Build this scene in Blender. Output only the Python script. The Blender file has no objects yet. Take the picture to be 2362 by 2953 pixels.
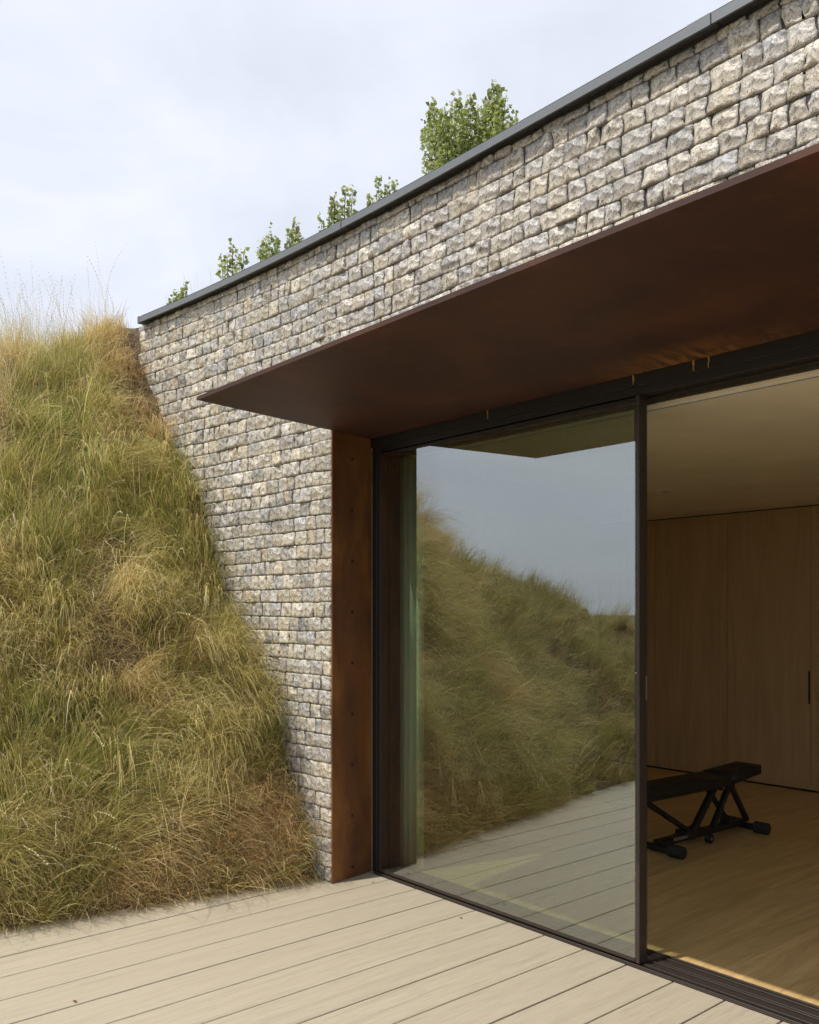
import bpy, bmesh, math, random
import numpy as np
from mathutils import Vector, Matrix

random.seed(7)
RNG = np.random.default_rng(11)
scene = bpy.context.scene
COL = scene.collection

# ------------------------------------------------------------------ camera
EYE = 1.58
YAW = math.radians(49.4)
cam_d = bpy.data.cameras.new('camera')
cam = bpy.data.objects.new('camera', cam_d)
COL.objects.link(cam)
cam.location = (0, 0, EYE)
cam.rotation_euler = (math.radians(90), 0, YAW)
cam_d.sensor_fit = 'HORIZONTAL'
cam_d.sensor_width = 36.0
cam_d.lens = 2545.0 / 2362.0 * 36.0
cam_d.shift_y = (1770.0 - 1476.5) / 2362.0
cam_d.clip_start = 0.05
cam_d.clip_end = 3000
scene.camera = cam

# ------------------------------------------------------------------ sky, sun, exposure
SUN_AZ = math.radians(13.8)      # light travels towards +Y, a little towards +X
SUN_EL = math.radians(58.9)
world = bpy.data.worlds.new('World')
scene.world = world
world.use_nodes = True
wn = world.node_tree
wn.nodes.clear()


def wnode(t, **kw):
    n = wn.nodes.new(t)
    for k, v in kw.items():
        setattr(n, k, v)
    return n


w_out = wnode('ShaderNodeOutputWorld')
w_bg = wnode('ShaderNodeBackground')
w_sky = wnode('ShaderNodeTexSky', sky_type='NISHITA', sun_disc=False, sun_elevation=SUN_EL,
              sun_rotation=math.radians(193.8), air_density=1.0, dust_density=3.0, ozone_density=1.5)
w_tc = wnode('ShaderNodeTexCoord')
w_map = wnode('ShaderNodeMapping')
w_map.inputs['Scale'].default_value = (1.2, 2.2, 4.5)
w_map.inputs['Rotation'].default_value = (0.25, 0.1, 0.5)
w_noise = wnode('ShaderNodeTexNoise')
w_noise.inputs['Scale'].default_value = 1.5
w_noise.inputs['Detail'].default_value = 7
w_noise.inputs['Roughness'].default_value = 0.55
w_noise.inputs['Distortion'].default_value = 0.6
w_ramp = wnode('ShaderNodeMapRange')
w_ramp.inputs['From Min'].default_value = 0.3
w_ramp.inputs['From Max'].default_value = 0.72
w_ramp.inputs['To Min'].default_value = 0.70
w_ramp.inputs['To Max'].default_value = 0.95
w_mix = wnode('ShaderNodeMixRGB')
w_mix.inputs['Color2'].default_value = (9.75, 10.2, 11.3, 1)     # thin bright cirrus veil, in the sky texture's own units
wn.links.new(w_tc.outputs['Generated'], w_map.inputs['Vector'])
wn.links.new(w_map.outputs['Vector'], w_noise.inputs['Vector'])
wn.links.new(w_noise.outputs['Fac'], w_ramp.inputs['Value'])
wn.links.new(w_ramp.outputs['Result'], w_mix.inputs['Fac'])
wn.links.new(w_sky.outputs['Color'], w_mix.inputs['Color1'])
wn.links.new(w_mix.outputs['Color'], w_bg.inputs['Color'])
w_bg.inputs['Strength'].default_value = 0.1
wn.links.new(w_bg.outputs['Background'], w_out.inputs['Surface'])

sun_d = bpy.data.lights.new('sun', 'SUN')
sun_d.energy = 3.4
sun_d.angle = math.radians(0.6)
sun_d.color = (1.0, 0.94, 0.85)
sun = bpy.data.objects.new('sun', sun_d)
COL.objects.link(sun)
travel = Vector((math.sin(SUN_AZ) * math.cos(SUN_EL), math.cos(SUN_AZ) * math.cos(SUN_EL), -math.sin(SUN_EL)))
sun.rotation_euler = travel.to_track_quat('-Z', 'Y').to_euler()
sun.location = (-3, -8, 14)

vs = scene.view_settings
vs.view_transform = 'Standard'
vs.look = 'None'
vs.exposure = 0.0
vs.gamma = 1.0
vs.use_curve_mapping = False
scene.cycles.use_denoising = True
scene.cycles.denoising_prefilter = 'FAST'
scene.cycles.use_adaptive_sampling = True
scene.cycles.adaptive_threshold = 0.028
scene.cycles.max_bounces = 9
scene.cycles.diffuse_bounces = 7
scene.cycles.glossy_bounces = 4
scene.cycles.transparent_max_bounces = 12
scene.cycles.caustics_reflective = False
scene.cycles.caustics_refractive = False
scene.cycles.sample_clamp_indirect = 6.0


# ------------------------------------------------------------------ helpers
def vnoise(x, y, seed=0):
    """smooth value noise in numpy, 0..1"""
    x = np.asarray(x, float); y = np.asarray(y, float)
    xi = np.floor(x).astype(np.int64); yi = np.floor(y).astype(np.int64)
    xf = x - xi; yf = y - yi

    def h(a, b):
        n = (a * 374761393 + b * 668265263 + seed * 974634777) & 0x7fffffff
        n = ((n ^ (n >> 13)) * 1274126177) & 0x7fffffff
        return ((n ^ (n >> 16)) & 0xffff) / 65535.0
    u = xf * xf * (3 - 2 * xf); v = yf * yf * (3 - 2 * yf)
    return ((h(xi, yi) * (1 - u) + h(xi + 1, yi) * u) * (1 - v)
            + (h(xi, yi + 1) * (1 - u) + h(xi + 1, yi + 1) * u) * v)


def fbm(x, y, seed=0, o=3):
    t = 0; a = 1; s = 0
    for i in range(o):
        t = t + a * vnoise(np.asarray(x) * 2 ** i, np.asarray(y) * 2 ** i, seed + i); s += a; a *= .5
    return t / s


def tag(o, label=None, cat=None, group=None, kind=None):
    if label: o['label'] = label
    if cat: o['category'] = cat
    if group: o['group'] = group
    if kind: o['kind'] = kind
    return o


def link(o, parent=None):
    COL.objects.link(o)
    if parent is not None:
        o.parent = parent
        o.matrix_parent_inverse = parent.matrix_basis.inverted()
    return o


def empty(name, loc, rz=0):
    o = bpy.data.objects.new(name, None)
    o.location = loc; o.rotation_euler = (0, 0, rz)
    o.empty_display_size = .1
    COL.objects.link(o)
    return o


def mesh_obj(name, verts, faces, mat, parent=None, smooth=False, cols=None, local=False):
    me = bpy.data.meshes.new(name)
    me.from_pydata([tuple(v) for v in verts], [], [tuple(f) for f in faces])
    if cols is not None:
        a = me.color_attributes.new('col', 'FLOAT_COLOR', 'POINT')
        c = np.ones((len(verts), 4), np.float32); c[:, :3] = cols
        a.data.foreach_set('color', c.ravel())
    if smooth:
        me.polygons.foreach_set('use_smooth', [True] * len(me.polygons))
    me.materials.append(mat)
    me.update()
    o = bpy.data.objects.new(name, me)
    COL.objects.link(o)
    if parent is not None:
        o.parent = parent
        if not local:
            o.matrix_parent_inverse = parent.matrix_basis.inverted()
    return o


def np_mesh(name, V, loops, starts, totals, mat, cols=None, smooth=False):
    me = bpy.data.meshes.new(name)
    me.vertices.add(len(V)); me.vertices.foreach_set('co', np.asarray(V, np.float32).ravel())
    me.loops.add(len(loops)); me.loops.foreach_set('vertex_index', np.asarray(loops, np.int32))
    me.polygons.add(len(starts))
    me.polygons.foreach_set('loop_start', np.asarray(starts, np.int32))
    me.polygons.foreach_set('loop_total', np.asarray(totals, np.int32))
    if smooth:
        me.polygons.foreach_set('use_smooth', np.ones(len(starts), bool))
    if cols is not None:
        a = me.color_attributes.new('col', 'FLOAT_COLOR', 'POINT')
        c = np.ones((len(V), 4), np.float32); c[:, :3] = cols
        a.data.foreach_set('color', c.ravel())
    me.materials.append(mat)
    me.update(calc_edges=True)
    me.validate()
    o = bpy.data.objects.new(name, me)
    COL.objects.link(o)
    return o


def bm_obj(name, bm, mat, parent=None, smooth=False, local=False):
    me = bpy.data.meshes.new(name)
    bmesh.ops.recalc_face_normals(bm, faces=bm.faces)
    bm.to_mesh(me); bm.free()
    if smooth:
        me.polygons.foreach_set('use_smooth', [True] * len(me.polygons))
    me.materials.append(mat)
    o = bpy.data.objects.new(name, me)
    COL.objects.link(o)
    if parent is not None:
        o.parent = parent
        if not local:
            o.matrix_parent_inverse = parent.matrix_basis.inverted()
    return o


def box(bm, x0, x1, y0, y1, z0, z1, bev=0.0, seg=1):
    vs_ = [bm.verts.new(p) for p in [(x0, y0, z0), (x1, y0, z0), (x1, y1, z0), (x0, y1, z0),
                                     (x0, y0, z1), (x1, y0, z1), (x1, y1, z1), (x0, y1, z1)]]
    fs = [bm.faces.new([vs_[i] for i in f]) for f in
          [(3, 2, 1, 0), (4, 5, 6, 7), (0, 1, 5, 4), (1, 2, 6, 5), (2, 3, 7, 6), (3, 0, 4, 7)]]
    if bev:
        es = list({e for f in fs for e in f.edges})
        bmesh.ops.bevel(bm, geom=es, offset=bev, segments=seg, affect='EDGES', profile=.5)


def box_obj(name, b, mat, parent=None, bev=0.0, seg=1, local=False):
    bm = bmesh.new(); box(bm, *b, bev=bev, seg=seg)
    return bm_obj(name, bm, mat, parent, local=local)


def tube(bm, p, q, r, n=12, r2=None):
    p = Vector(p); q = Vector(q); d = (q - p).normalized()
    a = d.orthogonal().normalized(); b = d.cross(a)
    r2 = r if r2 is None else r2
    A = []; B = []
    for i in range(n):
        t = 2 * math.pi * i / n
        o = a * math.cos(t) + b * math.sin(t)
        A.append(bm.verts.new(p + o * r)); B.append(bm.verts.new(q + o * r2))
    for i in range(n):
        bm.faces.new((A[i], A[(i + 1) % n], B[(i + 1) % n], B[i]))
    bm.faces.new(A[::-1]); bm.faces.new(B)


def bar(bm, p, q, w, h, bev=.003, upv=(0, 0, 1)):
    """rectangular bar from p to q, w across, h tall"""
    p = Vector(p); q = Vector(q); d = (q - p).normalized()
    s = d.cross(Vector(upv)).normalized(); u = s.cross(d)
    vv = []
    for e in (p, q):
        for a, b in ((-1, -1), (1, -1), (1, 1), (-1, 1)):
            vv.append(bm.verts.new(e + s * a * w / 2 + u * b * h / 2))
    fs = [bm.faces.new([vv[i] for i in f]) for f in
          [(3, 2, 1, 0), (4, 5, 6, 7), (0, 1, 5, 4), (1, 2, 6, 5), (2, 3, 7, 6), (3, 0, 4, 7)]]
    if bev:
        bmesh.ops.bevel(bm, geom=list({e for f in fs for e in f.edges}), offset=bev, segments=1, affect='EDGES', profile=.5)


# ------------------------------------------------------------------ materials
class NT:
    def __init__(self, name):
        self.m = bpy.data.materials.new(name); self.m.use_nodes = True
        self.t = self.m.node_tree; self.n = self.t.nodes
        self.bsdf = self.n['Principled BSDF']; self.out = self.n['Material Output']

    def add(self, t, **kw):
        n = self.n.new(t)
        for k, v in kw.items():
            if k.startswith('i_'):
                n.inputs[k[2:].replace('_', ' ')].default_value = v
            else:
                setattr(n, k, v)
        return n

    def l(self, a, b):
        self.t.links.new(a, b)

    def coord(self, scale=(1, 1, 1), rot=(0, 0, 0), kind='Object'):
        tc = self.add('ShaderNodeTexCoord'); mp = self.add('ShaderNodeMapping')
        mp.inputs['Scale'].default_value = scale; mp.inputs['Rotation'].default_value = rot
        self.l(tc.outputs[kind], mp.inputs['Vector'])
        return mp.outputs['Vector']

    def noise(self, vec, scale, detail=5, rough=.55, dist=0):
        n = self.add('ShaderNodeTexNoise')
        n.inputs['Scale'].default_value = scale; n.inputs['Detail'].default_value = detail
        n.inputs['Roughness'].default_value = rough; n.inputs['Distortion'].default_value = dist
        self.l(vec, n.inputs['Vector'])
        return n.outputs['Fac']

    def ramp(self, fac, stops):
        r = self.add('ShaderNodeValToRGB')
        e = r.color_ramp.elements
        while len(e) < len(stops): e.new(.5)
        for el, (p, c) in zip(e, stops):
            el.position = p; el.color = (*c, 1) if len(c) == 3 else c
        self.l(fac, r.inputs['Fac'])
        return r.outputs['Color']

    def mix(self, fac, a, b, mode='MIX'):
        m = self.add('ShaderNodeMixRGB', blend_type=mode)
        for s, v in (('Fac', fac), ('Color1', a), ('Color2', b)):
            if hasattr(v, 'links'): self.l(v, m.inputs[s])
            elif isinstance(v, (tuple, list)): m.inputs[s].default_value = (*v, 1)
            else: m.inputs[s].default_value = v
        return m.outputs['Color']

    def math(self, op, a, b=None):
        m = self.add('ShaderNodeMath', operation=op)
        for i, v in enumerate((a, b)):
            if v is None: continue
            if hasattr(v, 'links'): self.l(v, m.inputs[i])
            else: m.inputs[i].default_value = v
        return m.outputs[0]

    def bump(self, h, strength=.3, dist=.01):
        b = self.add('ShaderNodeBump'); b.inputs['Strength'].default_value = strength
        b.inputs['Distance'].default_value = dist
        self.l(h, b.inputs['Height']); self.l(b.outputs['Normal'], self.bsdf.inputs['Normal'])

    def set(self, **kw):
        for k, v in kw.items():
            s = self.bsdf.inputs[k.replace('_', ' ')]
            if hasattr(v, 'links'): self.l(v, s)
            elif isinstance(v, (tuple, list)): s.default_value = (*v, 1)
            else: s.default_value = v
        return self.m


def m_flint():
    t = NT('flint')
    at = t.add('ShaderNodeAttribute', attribute_name='col')
    v = t.coord()
    n1 = t.noise(v, 26, 4, .6, 1.2)
    n2 = t.noise(v, 95, 4, .7, 1.2)
    n3 = t.noise(v, 11, 3, .5)
    c = t.mix(t.math('MULTIPLY', t.ramp(n1, [(.40, (0, 0, 0)), (.64, (1, 1, 1))]), .7), at.outputs['Color'], (.72, .65, .54))
    n4 = t.noise(v, 17, 5, .65, 2.0)
    c = t.mix(t.math('MULTIPLY', t.ramp(n4, [(.39, (1, 1, 1)), (.50, (0, 0, 0))]), .78), c, (.17, .17, .18))
    c = t.mix(t.math('MULTIPLY', t.ramp(n3, [(.50, (0, 0, 0)), (.66, (1, 1, 1))]), .5), c, (.56, .45, .26))
    c = t.mix(t.math('MULTIPLY', t.ramp(n2, [(.37, (1, 1, 1)), (.47, (0, 0, 0))]), .9), c, (.075, .075, .08))
    n5 = t.noise(v, 48, 3, .6, 2.5)
    c = t.mix(t.math('MULTIPLY', t.ramp(n5, [(.56, (0, 0, 0)), (.66, (1, 1, 1))]), .7), c, (.80, .75, .66))
    vo = t.add('ShaderNodeTexVoronoi'); vo.inputs['Scale'].default_value = 150; t.l(v, vo.inputs['Vector'])
    c = t.mix(t.math('MULTIPLY', t.math('LESS_THAN', vo.outputs['Distance'], .13), .6), c, (.75, .72, .66))
    wv = t.add('ShaderNodeTexVoronoi', feature='SMOOTH_F1'); wv.inputs['Scale'].default_value = 24
    wv.inputs['Smoothness'].default_value = .15; t.l(v, wv.inputs['Vector'])
    t.bump(t.math('ADD', wv.outputs['Distance'], t.math('MULTIPLY', n2, .3)), .75, .015)
    return t.set(Base_Color=c, Roughness=.33, Specular_IOR_Level=.5)


def m_mortar():
    t = NT('mortar'); v = t.coord()
    n = t.noise(v, 60, 6, .7)
    c = t.ramp(n, [(.3, (.03, .028, .028)), (.7, (.10, .095, .092))])
    t.bump(n, .8, .01)
    return t.set(Base_Color=c, Roughness=.95)


def m_corten():
    t = NT('rusted_steel'); v = t.coord()
    n1 = t.noise(v, 2.2, 6, .6, .4); n2 = t.noise(v, 45, 5, .7); n3 = t.noise(v, 9, 4, .6)
    c = t.ramp(n1, [(.30, (.030, .012, .008)), (.5, (.060, .020, .011)), (.70, (.108, .034, .014))])
    c = t.mix(t.math('MULTIPLY', n2, .55), c, (.04, .018, .012))
    c = t.mix(t.math('MULTIPLY', t.ramp(n3, [(.6, (0, 0, 0)), (.75, (1, 1, 1))]), .35), c, (.17, .07, .022))
    tc = t.add('ShaderNodeTexCoord'); sx = t.add('ShaderNodeSeparateXYZ'); t.l(tc.outputs['Object'], sx.inputs['Vector'])
    wy_ = t.add('ShaderNodeMapRange'); wy_.inputs['From Min'].default_value = 3.06; wy_.inputs['From Max'].default_value = 3.35; t.l(sx.outputs['Y'], wy_.inputs['Value'])
    wx_ = t.math('MAXIMUM', t.math('SUBTRACT', 1.0, t.math('MULTIPLY', t.math('ABSOLUTE', t.math('ADD', sx.outputs['X'], 2.05)), 1.7)), 0.0)
    st_ = t.noise(t.coord((16, 3.5, 5), (0, 0, .45)), 1.6, 5, .7, .6)
    bl = t.math('MULTIPLY', t.math('MULTIPLY', wx_, wy_.outputs['Result']), t.ramp(st_, [(.38, (0, 0, 0)), (.55, (1, 1, 1))]))
    c = t.mix(t.math('MULTIPLY', bl, .6), c, (.50, .23, .05))
    t.bump(n2, .25, .003)
    return t.set(Base_Color=c, Roughness=.62, Specular_IOR_Level=.45)


def m_corten_orange():
    t = NT('orange_rusted_steel'); v = t.coord((1, 1, .35))
    n1 = t.noise(v, 4.5, 6, .6, .4); n2 = t.noise(v, 45, 5, .7)
    c = t.ramp(n1, [(.32, (.085, .032, .012)), (.5, (.19, .072, .019)), (.66, (.32, .135, .032))])
    c = t.mix(t.math('MULTIPLY', n2, .5), c, (.09, .036, .015))
    t.bump(n2, .25, .003)
    return t.set(Base_Color=c, Roughness=.6, Specular_IOR_Level=.45)


def m_simple(name, col, rough=.5, metal=0., nscale=0, namt=.15, bump=0, spec=.5):
    t = NT(name)
    if nscale:
        v = t.coord(); n = t.noise(v, nscale, 5, .6)
        c = t.mix(n, tuple(x * (1 - namt) for x in col), tuple(min(1, x * (1 + namt)) for x in col))
        if bump: t.bump(n, bump, .004)
        t.set(Base_Color=c)
    else:
        t.set(Base_Color=col)
    return t.set(Roughness=rough, Metallic=metal, Specular_IOR_Level=spec)


def m_deck():
    t = NT('deck_board')
    oi = t.add('ShaderNodeObjectInfo')
    tc = t.add('ShaderNodeTexCoord'); mp = t.add('ShaderNodeMapping'); mp.inputs['Scale'].default_value = (26, .9, 26)
    ad = t.add('ShaderNodeVectorMath', operation='ADD'); cb = t.add('ShaderNodeCombineXYZ')
    t.l(t.math('MULTIPLY', oi.outputs['Random'], 37.0), cb.inputs['Y']); t.l(t.math('MULTIPLY', oi.outputs['Random'], 11.0), cb.inputs['X'])
    t.l(tc.outputs['Object'], ad.inputs[0]); t.l(cb.outputs['Vector'], ad.inputs[1]); t.l(ad.outputs['Vector'], mp.inputs['Vector'])
    v = mp.outputs['Vector']
    g = t.noise(v, 1.0, 7, .68, .9)
    fine = t.noise(v, 5.5, 4, .7, .3)
    big = t.noise(ad.outputs['Vector'], 1.3, 3, .5)
    c = t.ramp(g, [(.26, (.345, .295, .215)), (.47, (.455, .40, .30)), (.7, (.50, .443, .337))])
    c = t.mix(t.math('MULTIPLY', t.ramp(fine, [(.36, (1, 1, 1)), (.50, (0, 0, 0))]), .5), c, (.29, .245, .18))
    c = t.mix(t.math('MULTIPLY', big, .22), c, (.60, .53, .40))
    dirt = t.noise(ad.outputs['Vector'], 6, 6, .7)
    c = t.mix(t.math('MULTIPLY', t.ramp(dirt, [(.58, (0, 0, 0)), (.8, (1, 1, 1))]), .25), c, (.40, .345, .25))
    c = t.mix(t.math('MULTIPLY', oi.outputs['Random'], .30), c, (.43, .375, .285))
    t.bump(t.math('ADD', g, t.math('MULTIPLY', fine, .5)), .28, .004)
    return t.set(Base_Color=c, Roughness=.62, Specular_IOR_Level=.35)


def m_oak(name, axis, dark, light, rough=.45, stretch=18):
    t = NT(name)
    oi = t.add('ShaderNodeObjectInfo')
    tc = t.add('ShaderNodeTexCoord'); mp = t.add('ShaderNodeMapping')
    sc = [stretch] * 3; sc[axis] = .8
    mp.inputs['Scale'].default_value = sc
    ad = t.add('ShaderNodeVectorMath', operation='ADD'); cb = t.add('ShaderNodeCombineXYZ')
    for ax in 'XYZ': t.l(t.math('MULTIPLY', oi.outputs['Random'], 23.0), cb.inputs[ax])
    t.l(tc.outputs['Object'], ad.inputs[0]); t.l(cb.outputs['Vector'], ad.inputs[1]); t.l(ad.outputs['Vector'], mp.inputs['Vector'])
    g = t.noise(mp.outputs['Vector'], 1.0, 7, .65, 1.5)
    c = t.ramp(g, [(.3, dark), (.65, light)])
    c = t.mix(t.math('MULTIPLY', oi.outputs['Random'], .3), c, tuple(x * .72 for x in light))
    t.bump(g, .12, .003)
    return t.set(Base_Color=c, Roughness=rough)


def m_grass(name, transl=.35):
    t = NT(name)
    at = t.add('ShaderNodeAttribute', attribute_name='col')
    t.set(Base_Color=at.outputs['Color'], Roughness=.55, Specular_IOR_Level=.35)
    tr = t.add('ShaderNodeBsdfTranslucent'); t.l(at.outputs['Color'], tr.inputs['Color'])
    mx = t.add('ShaderNodeMixShader'); mx.inputs['Fac'].default_value = transl
    t.l(t.bsdf.outputs['BSDF'], mx.inputs[1]); t.l(tr.outputs['BSDF'], mx.inputs[2])
    t.l(mx.outputs['Shader'], t.out.inputs['Surface'])
    return t.m


def m_soil():
    t = NT('thatch_soil'); v = t.coord()
    n = t.noise(v, 9, 8, .72, .3); n2 = t.noise(v, 70, 5, .7)
    c = t.ramp(n, [(.3, (.12, .082, .042)), (.5, (.30, .205, .11)), (.7, (.50, .38, .22))])
    c = t.mix(t.math('MULTIPLY', n2, .4), c, (.07, .05, .03))
    t.bump(t.math('ADD', n, n2), 1.0, .05)
    return t.set(Base_Color=c, Roughness=.95)


def m_glass(name, base, tint):
    t = NT(name)
    t.n.remove(t.bsdf)
    tr = t.add('ShaderNodeBsdfTransparent'); tr.inputs['Color'].default_value = (*tint, 1)
    gl = t.add('ShaderNodeBsdfGlossy'); gl.inputs['Roughness'].default_value = 0.0
    gl.inputs['Color'].default_value = (.92, .98, 1.0, 1)
    lw = t.add('ShaderNodeLayerWeight'); lw.inputs['Blend'].default_value = .5
    f = t.math('ADD', t.math('MULTIPLY', t.math('POWER', lw.outputs['Facing'], 4.0), .8 if base > .1 else .35), base)
    mx = t.add('ShaderNodeMixShader'); t.l(f, mx.inputs['Fac'])
    t.l(tr.outputs['BSDF'], mx.inputs[1]); t.l(gl.outputs['BSDF'], mx.inputs[2])
    t.l(mx.outputs['Shader'], t.out.inputs['Surface'])
    return t.m


M = dict(
    flint=m_flint(), mortar=m_mortar(), corten=m_corten(), corten2=m_corten_orange(), deck=m_deck(), soil=m_soil(), glass=m_glass('coated_glass', .31, (.70, .79, .69)), clear=m_glass('clear_glass', .035, (.93, .95, .92)),
    under=m_simple('deck_shadow_gap', (.018, .013, .009), .9),
    bronze=m_simple('bronze_anodised', (.060, .046, .038), .42, .35, 30, .12),
    bronze_dark=m_simple('bronze_dark', (.022, .018, .016), .45, .2, 30, .12),
    gasket=m_simple('black_gasket', (.010, .010, .010), .6),
    zinc=m_simple('grey_aluminium', (.185, .20, .21), .5, .25, 14, .08),
    membrane=m_simple('black_membrane', (.012, .012, .013), .7),
    bolt=m_simple('dark_bolt', (.025, .012, .008), .55, .3),
    steelpin=m_simple('bright_steel', (.6, .6, .58), .3, .9),
    plaster=m_simple('ceiling_plaster', (.80, .71, .54), .85, 0, 2.2, .2),
    whitewall=m_simple('wall_plaster', (.72, .65, .54), .85, 0, 5, .05),
    curtain=m_simple('curtain_cloth', (.82, .84, .76), .9, 0, 12, .06),
    oakfloor=m_oak('oak_floor', 1, (.50, .33, .135), (.80, .565, .265), .36, 10),
    oakpanel=m_oak('oak_panel', 2, (.40, .255, .125), (.54, .36, .19), .5, 12),
    black=m_simple('black_powdercoat', (.012, .012, .013), .45, 0, 40, .2),
    vinyl=m_simple('black_vinyl', (.010, .011, .012), .5, 0, 90, .2, .15),
    rubber=m_simple('black_rubber', (.022, .024, .026), .65, 0, 60, .2),
    chrome=m_simple('dull_steel', (.35, .34, .32), .35, .8),
    drip=m_simple('yellow_rust_stain', (.34, .22, .06), .8, 0, 60, .3),
    grass=m_grass('grass_blade', .42), leaf=m_grass('leaf', .45),
    bark=m_simple('bark', (.10, .085, .06), .9, 0, 30, .3, .5),
    meadow=m_simple('meadow', (.10, .10, .035), .95, 0, 3, .4, .6),
    ground=m_simple('field', (.10, .10, .04), .95, 0, .4, .4),
    lens=m_simple('white_trim', (.7, .68, .62), .5),
    dirt=m_simple('dry_leaf', (.12, .075, .035), .8),
)

# ------------------------------------------------------------------ terrain functions
XB_Y = np.array([-40, -12, -8, -5, -2, -.4, .3, 1.3, 2.1, 2.95, 3.4])
XB_X = np.array([-8., -6.6, -5.9, -5.4, -5.08, -4.96, -4.88, -4.68, -4.53, -4.37, -4.33])
K_Y = np.array([-40, -12, -6, -3.84, -2.75, -.95, 0, .7, 1.31, 1.97, 2.95, 4])
K_K = np.array([.2, .22, .30, .36, .43, .56, .65, .74, .84, .97, 1.03, 1.04])
PR_D = np.array([-5, -.08, 0, .05, .15, .31, .72, 1.04, 1.31, 1.64, 2.02, 2.28, 2.7, 3.5, 6, 12, 25, 60])
PR_Z = np.array([-.3, -.3, -.04, .10, .36, .66, 1.20, 1.78, 2.26, 2.72, 3.23, 3.47, 3.56, 3.61, 3.64, 3.55, 3.2, 2.0])


def xb(y): return np.interp(y, XB_Y, XB_X)


def hill_z(d, y, bumps=True):
    k = np.interp(y, K_Y, K_K)
    p = np.interp(d, PR_D, PR_Z)
    z = np.where(p > 0, p * k, p)
    z = z + .24 * np.exp(-((np.asarray(y) - 3.0) / .5) ** 2) * np.clip((d - 1.45) / .55, 0, 1) * np.clip((3.9 - d) / 1.2, 0, 1)
    if bumps:
        amp = np.clip(d / .5, 0, 1) * (1 - .8 * np.exp(-((np.asarray(y) - 3.0) / .35) ** 2) * np.clip((d - 1.2) / .4, 0, 1))
        z = z + amp * ((fbm(d * 2.2 + 3, np.asarray(y) * 2.2, 5) - .5) * .50 + (fbm(d * 6, np.asarray(y) * 6, 9, 2) - .5) * .22)
    return z


def wall_y(x):
    x = np.asarray(x, float)
    return 3.05 - .021 * np.clip(-3.2 - x, 0, None) ** 2


# ------------------------------------------------------------------ ground, hill, meadow
bmg = bmesh.new()
vsq = [bmg.verts.new(p) for p in [(-900, -900, -.42), (900, -900, -.42), (900, 900, -.42), (-900, 900, -.42)]]
bmg.faces.new(vsq)
tag(bm_obj('ground', bmg, M['ground']), 'flat field reaching to the horizon around the house', 'ground', kind='structure')

dd = np.concatenate([np.linspace(-.12, 3.2, 74), np.linspace(3.35, 7, 22), np.linspace(7.6, 60, 16)])
yy = np.concatenate([np.linspace(-40, -6.5, 18), np.linspace(-6, 3.4, 100)])
D, Y = np.meshgrid(dd, yy, indexing='ij')
Z = hill_z(D, Y)
XX = xb(Y) - D
# hill stops behind the face of the flint wall
V = np.stack([XX, np.minimum(Y, wall_y(XX) + .12), Z], -1).reshape(-1, 3)
nd, ny = D.shape
idx = np.arange(nd * ny).reshape(nd, ny)
F = np.stack([idx[:-1, :-1], idx[:-1, 1:], idx[1:, 1:], idx[1:, :-1]], -1).reshape(-1, 4)
hill = np_mesh('hill', V, F.ravel(), np.arange(len(F)) * 4, np.full(len(F), 4), M['soil'], smooth=True)
tag(hill, 'steep earth bank under dry grass on the left of the deck', 'hill', kind='structure')

gx = np.linspace(-60, 30, 60); gy = np.concatenate([np.linspace(3.2, 4.2, 3), np.linspace(5, 90, 40)])
GX, GY = np.meshgrid(gx, gy, indexing='ij')
GZ = np.interp(GX, [-60, -20, -9, -7.0, -6.4, 30], [2.6, 3.5, 3.95, 3.8, 3.55, 3.55]) + (fbm(GX * .6, GY * .6, 3) - .5) * .15 * (GY > 4)
gi = np.arange(GX.size).reshape(GX.shape)
F = np.stack([gi[:-1, :-1], gi[1:, :-1], gi[1:, 1:], gi[:-1, 1:]], -1).reshape(-1, 4)
mo = np_mesh('roof_meadow', np.stack([GX, GY, GZ], -1).reshape(-1, 3), F.ravel(), np.arange(len(F)) * 4, np.full(len(F), 4), M['meadow'], smooth=True)
tag(mo, 'grassy roof and hilltop behind the flint wall', 'meadow', kind='structure')

# ------------------------------------------------------------------ deck
deck = tag(box_obj('deck', (-7.2, 4.2, -10, 3.36, -.40, -.055), M['under']), 'pale timber deck in front of the glazed opening', 'deck', kind='structure')
PITCH = .2405
W = PITCH - .008
k = 0
for kk in range(-13, 25):
    x0 = -2.382 + kk * PITCH + .004
    xm = x0 + W / 2
    # far enough under the bank on the left
    cuts = [3.328]
    yv = random.uniform(-2.6, .1)
    if kk == 2: yv = 2.62
    while yv > -8:
        cuts.append(yv); yv -= 3.6
    cuts.append(-9.9)
    for a, b in zip(cuts[:-1], cuts[1:]):
        bm = bmesh.new()
        box(bm, -W / 2, W / 2, b + .0015, a - .0015, -.028, 0, bev=.0022)
        o = bm_obj('board', bm, M['deck'], None)
        o.location = (xm, 0, random.uniform(-.0008, .0008))
        o.parent = deck

# ------------------------------------------------------------------ flint wall
ROW = .0868
ZTOP = 3.79
XL, XR = -6.43, 1.9
OPEN_X = -4.230
OPEN_Z = 2.66
# mortar backing: left part full height, band over the opening
path = np.concatenate([np.linspace(XL, OPEN_X, 26), np.linspace(OPEN_X + .3, XR, 16)])
vsl = []; fcs = []


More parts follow.
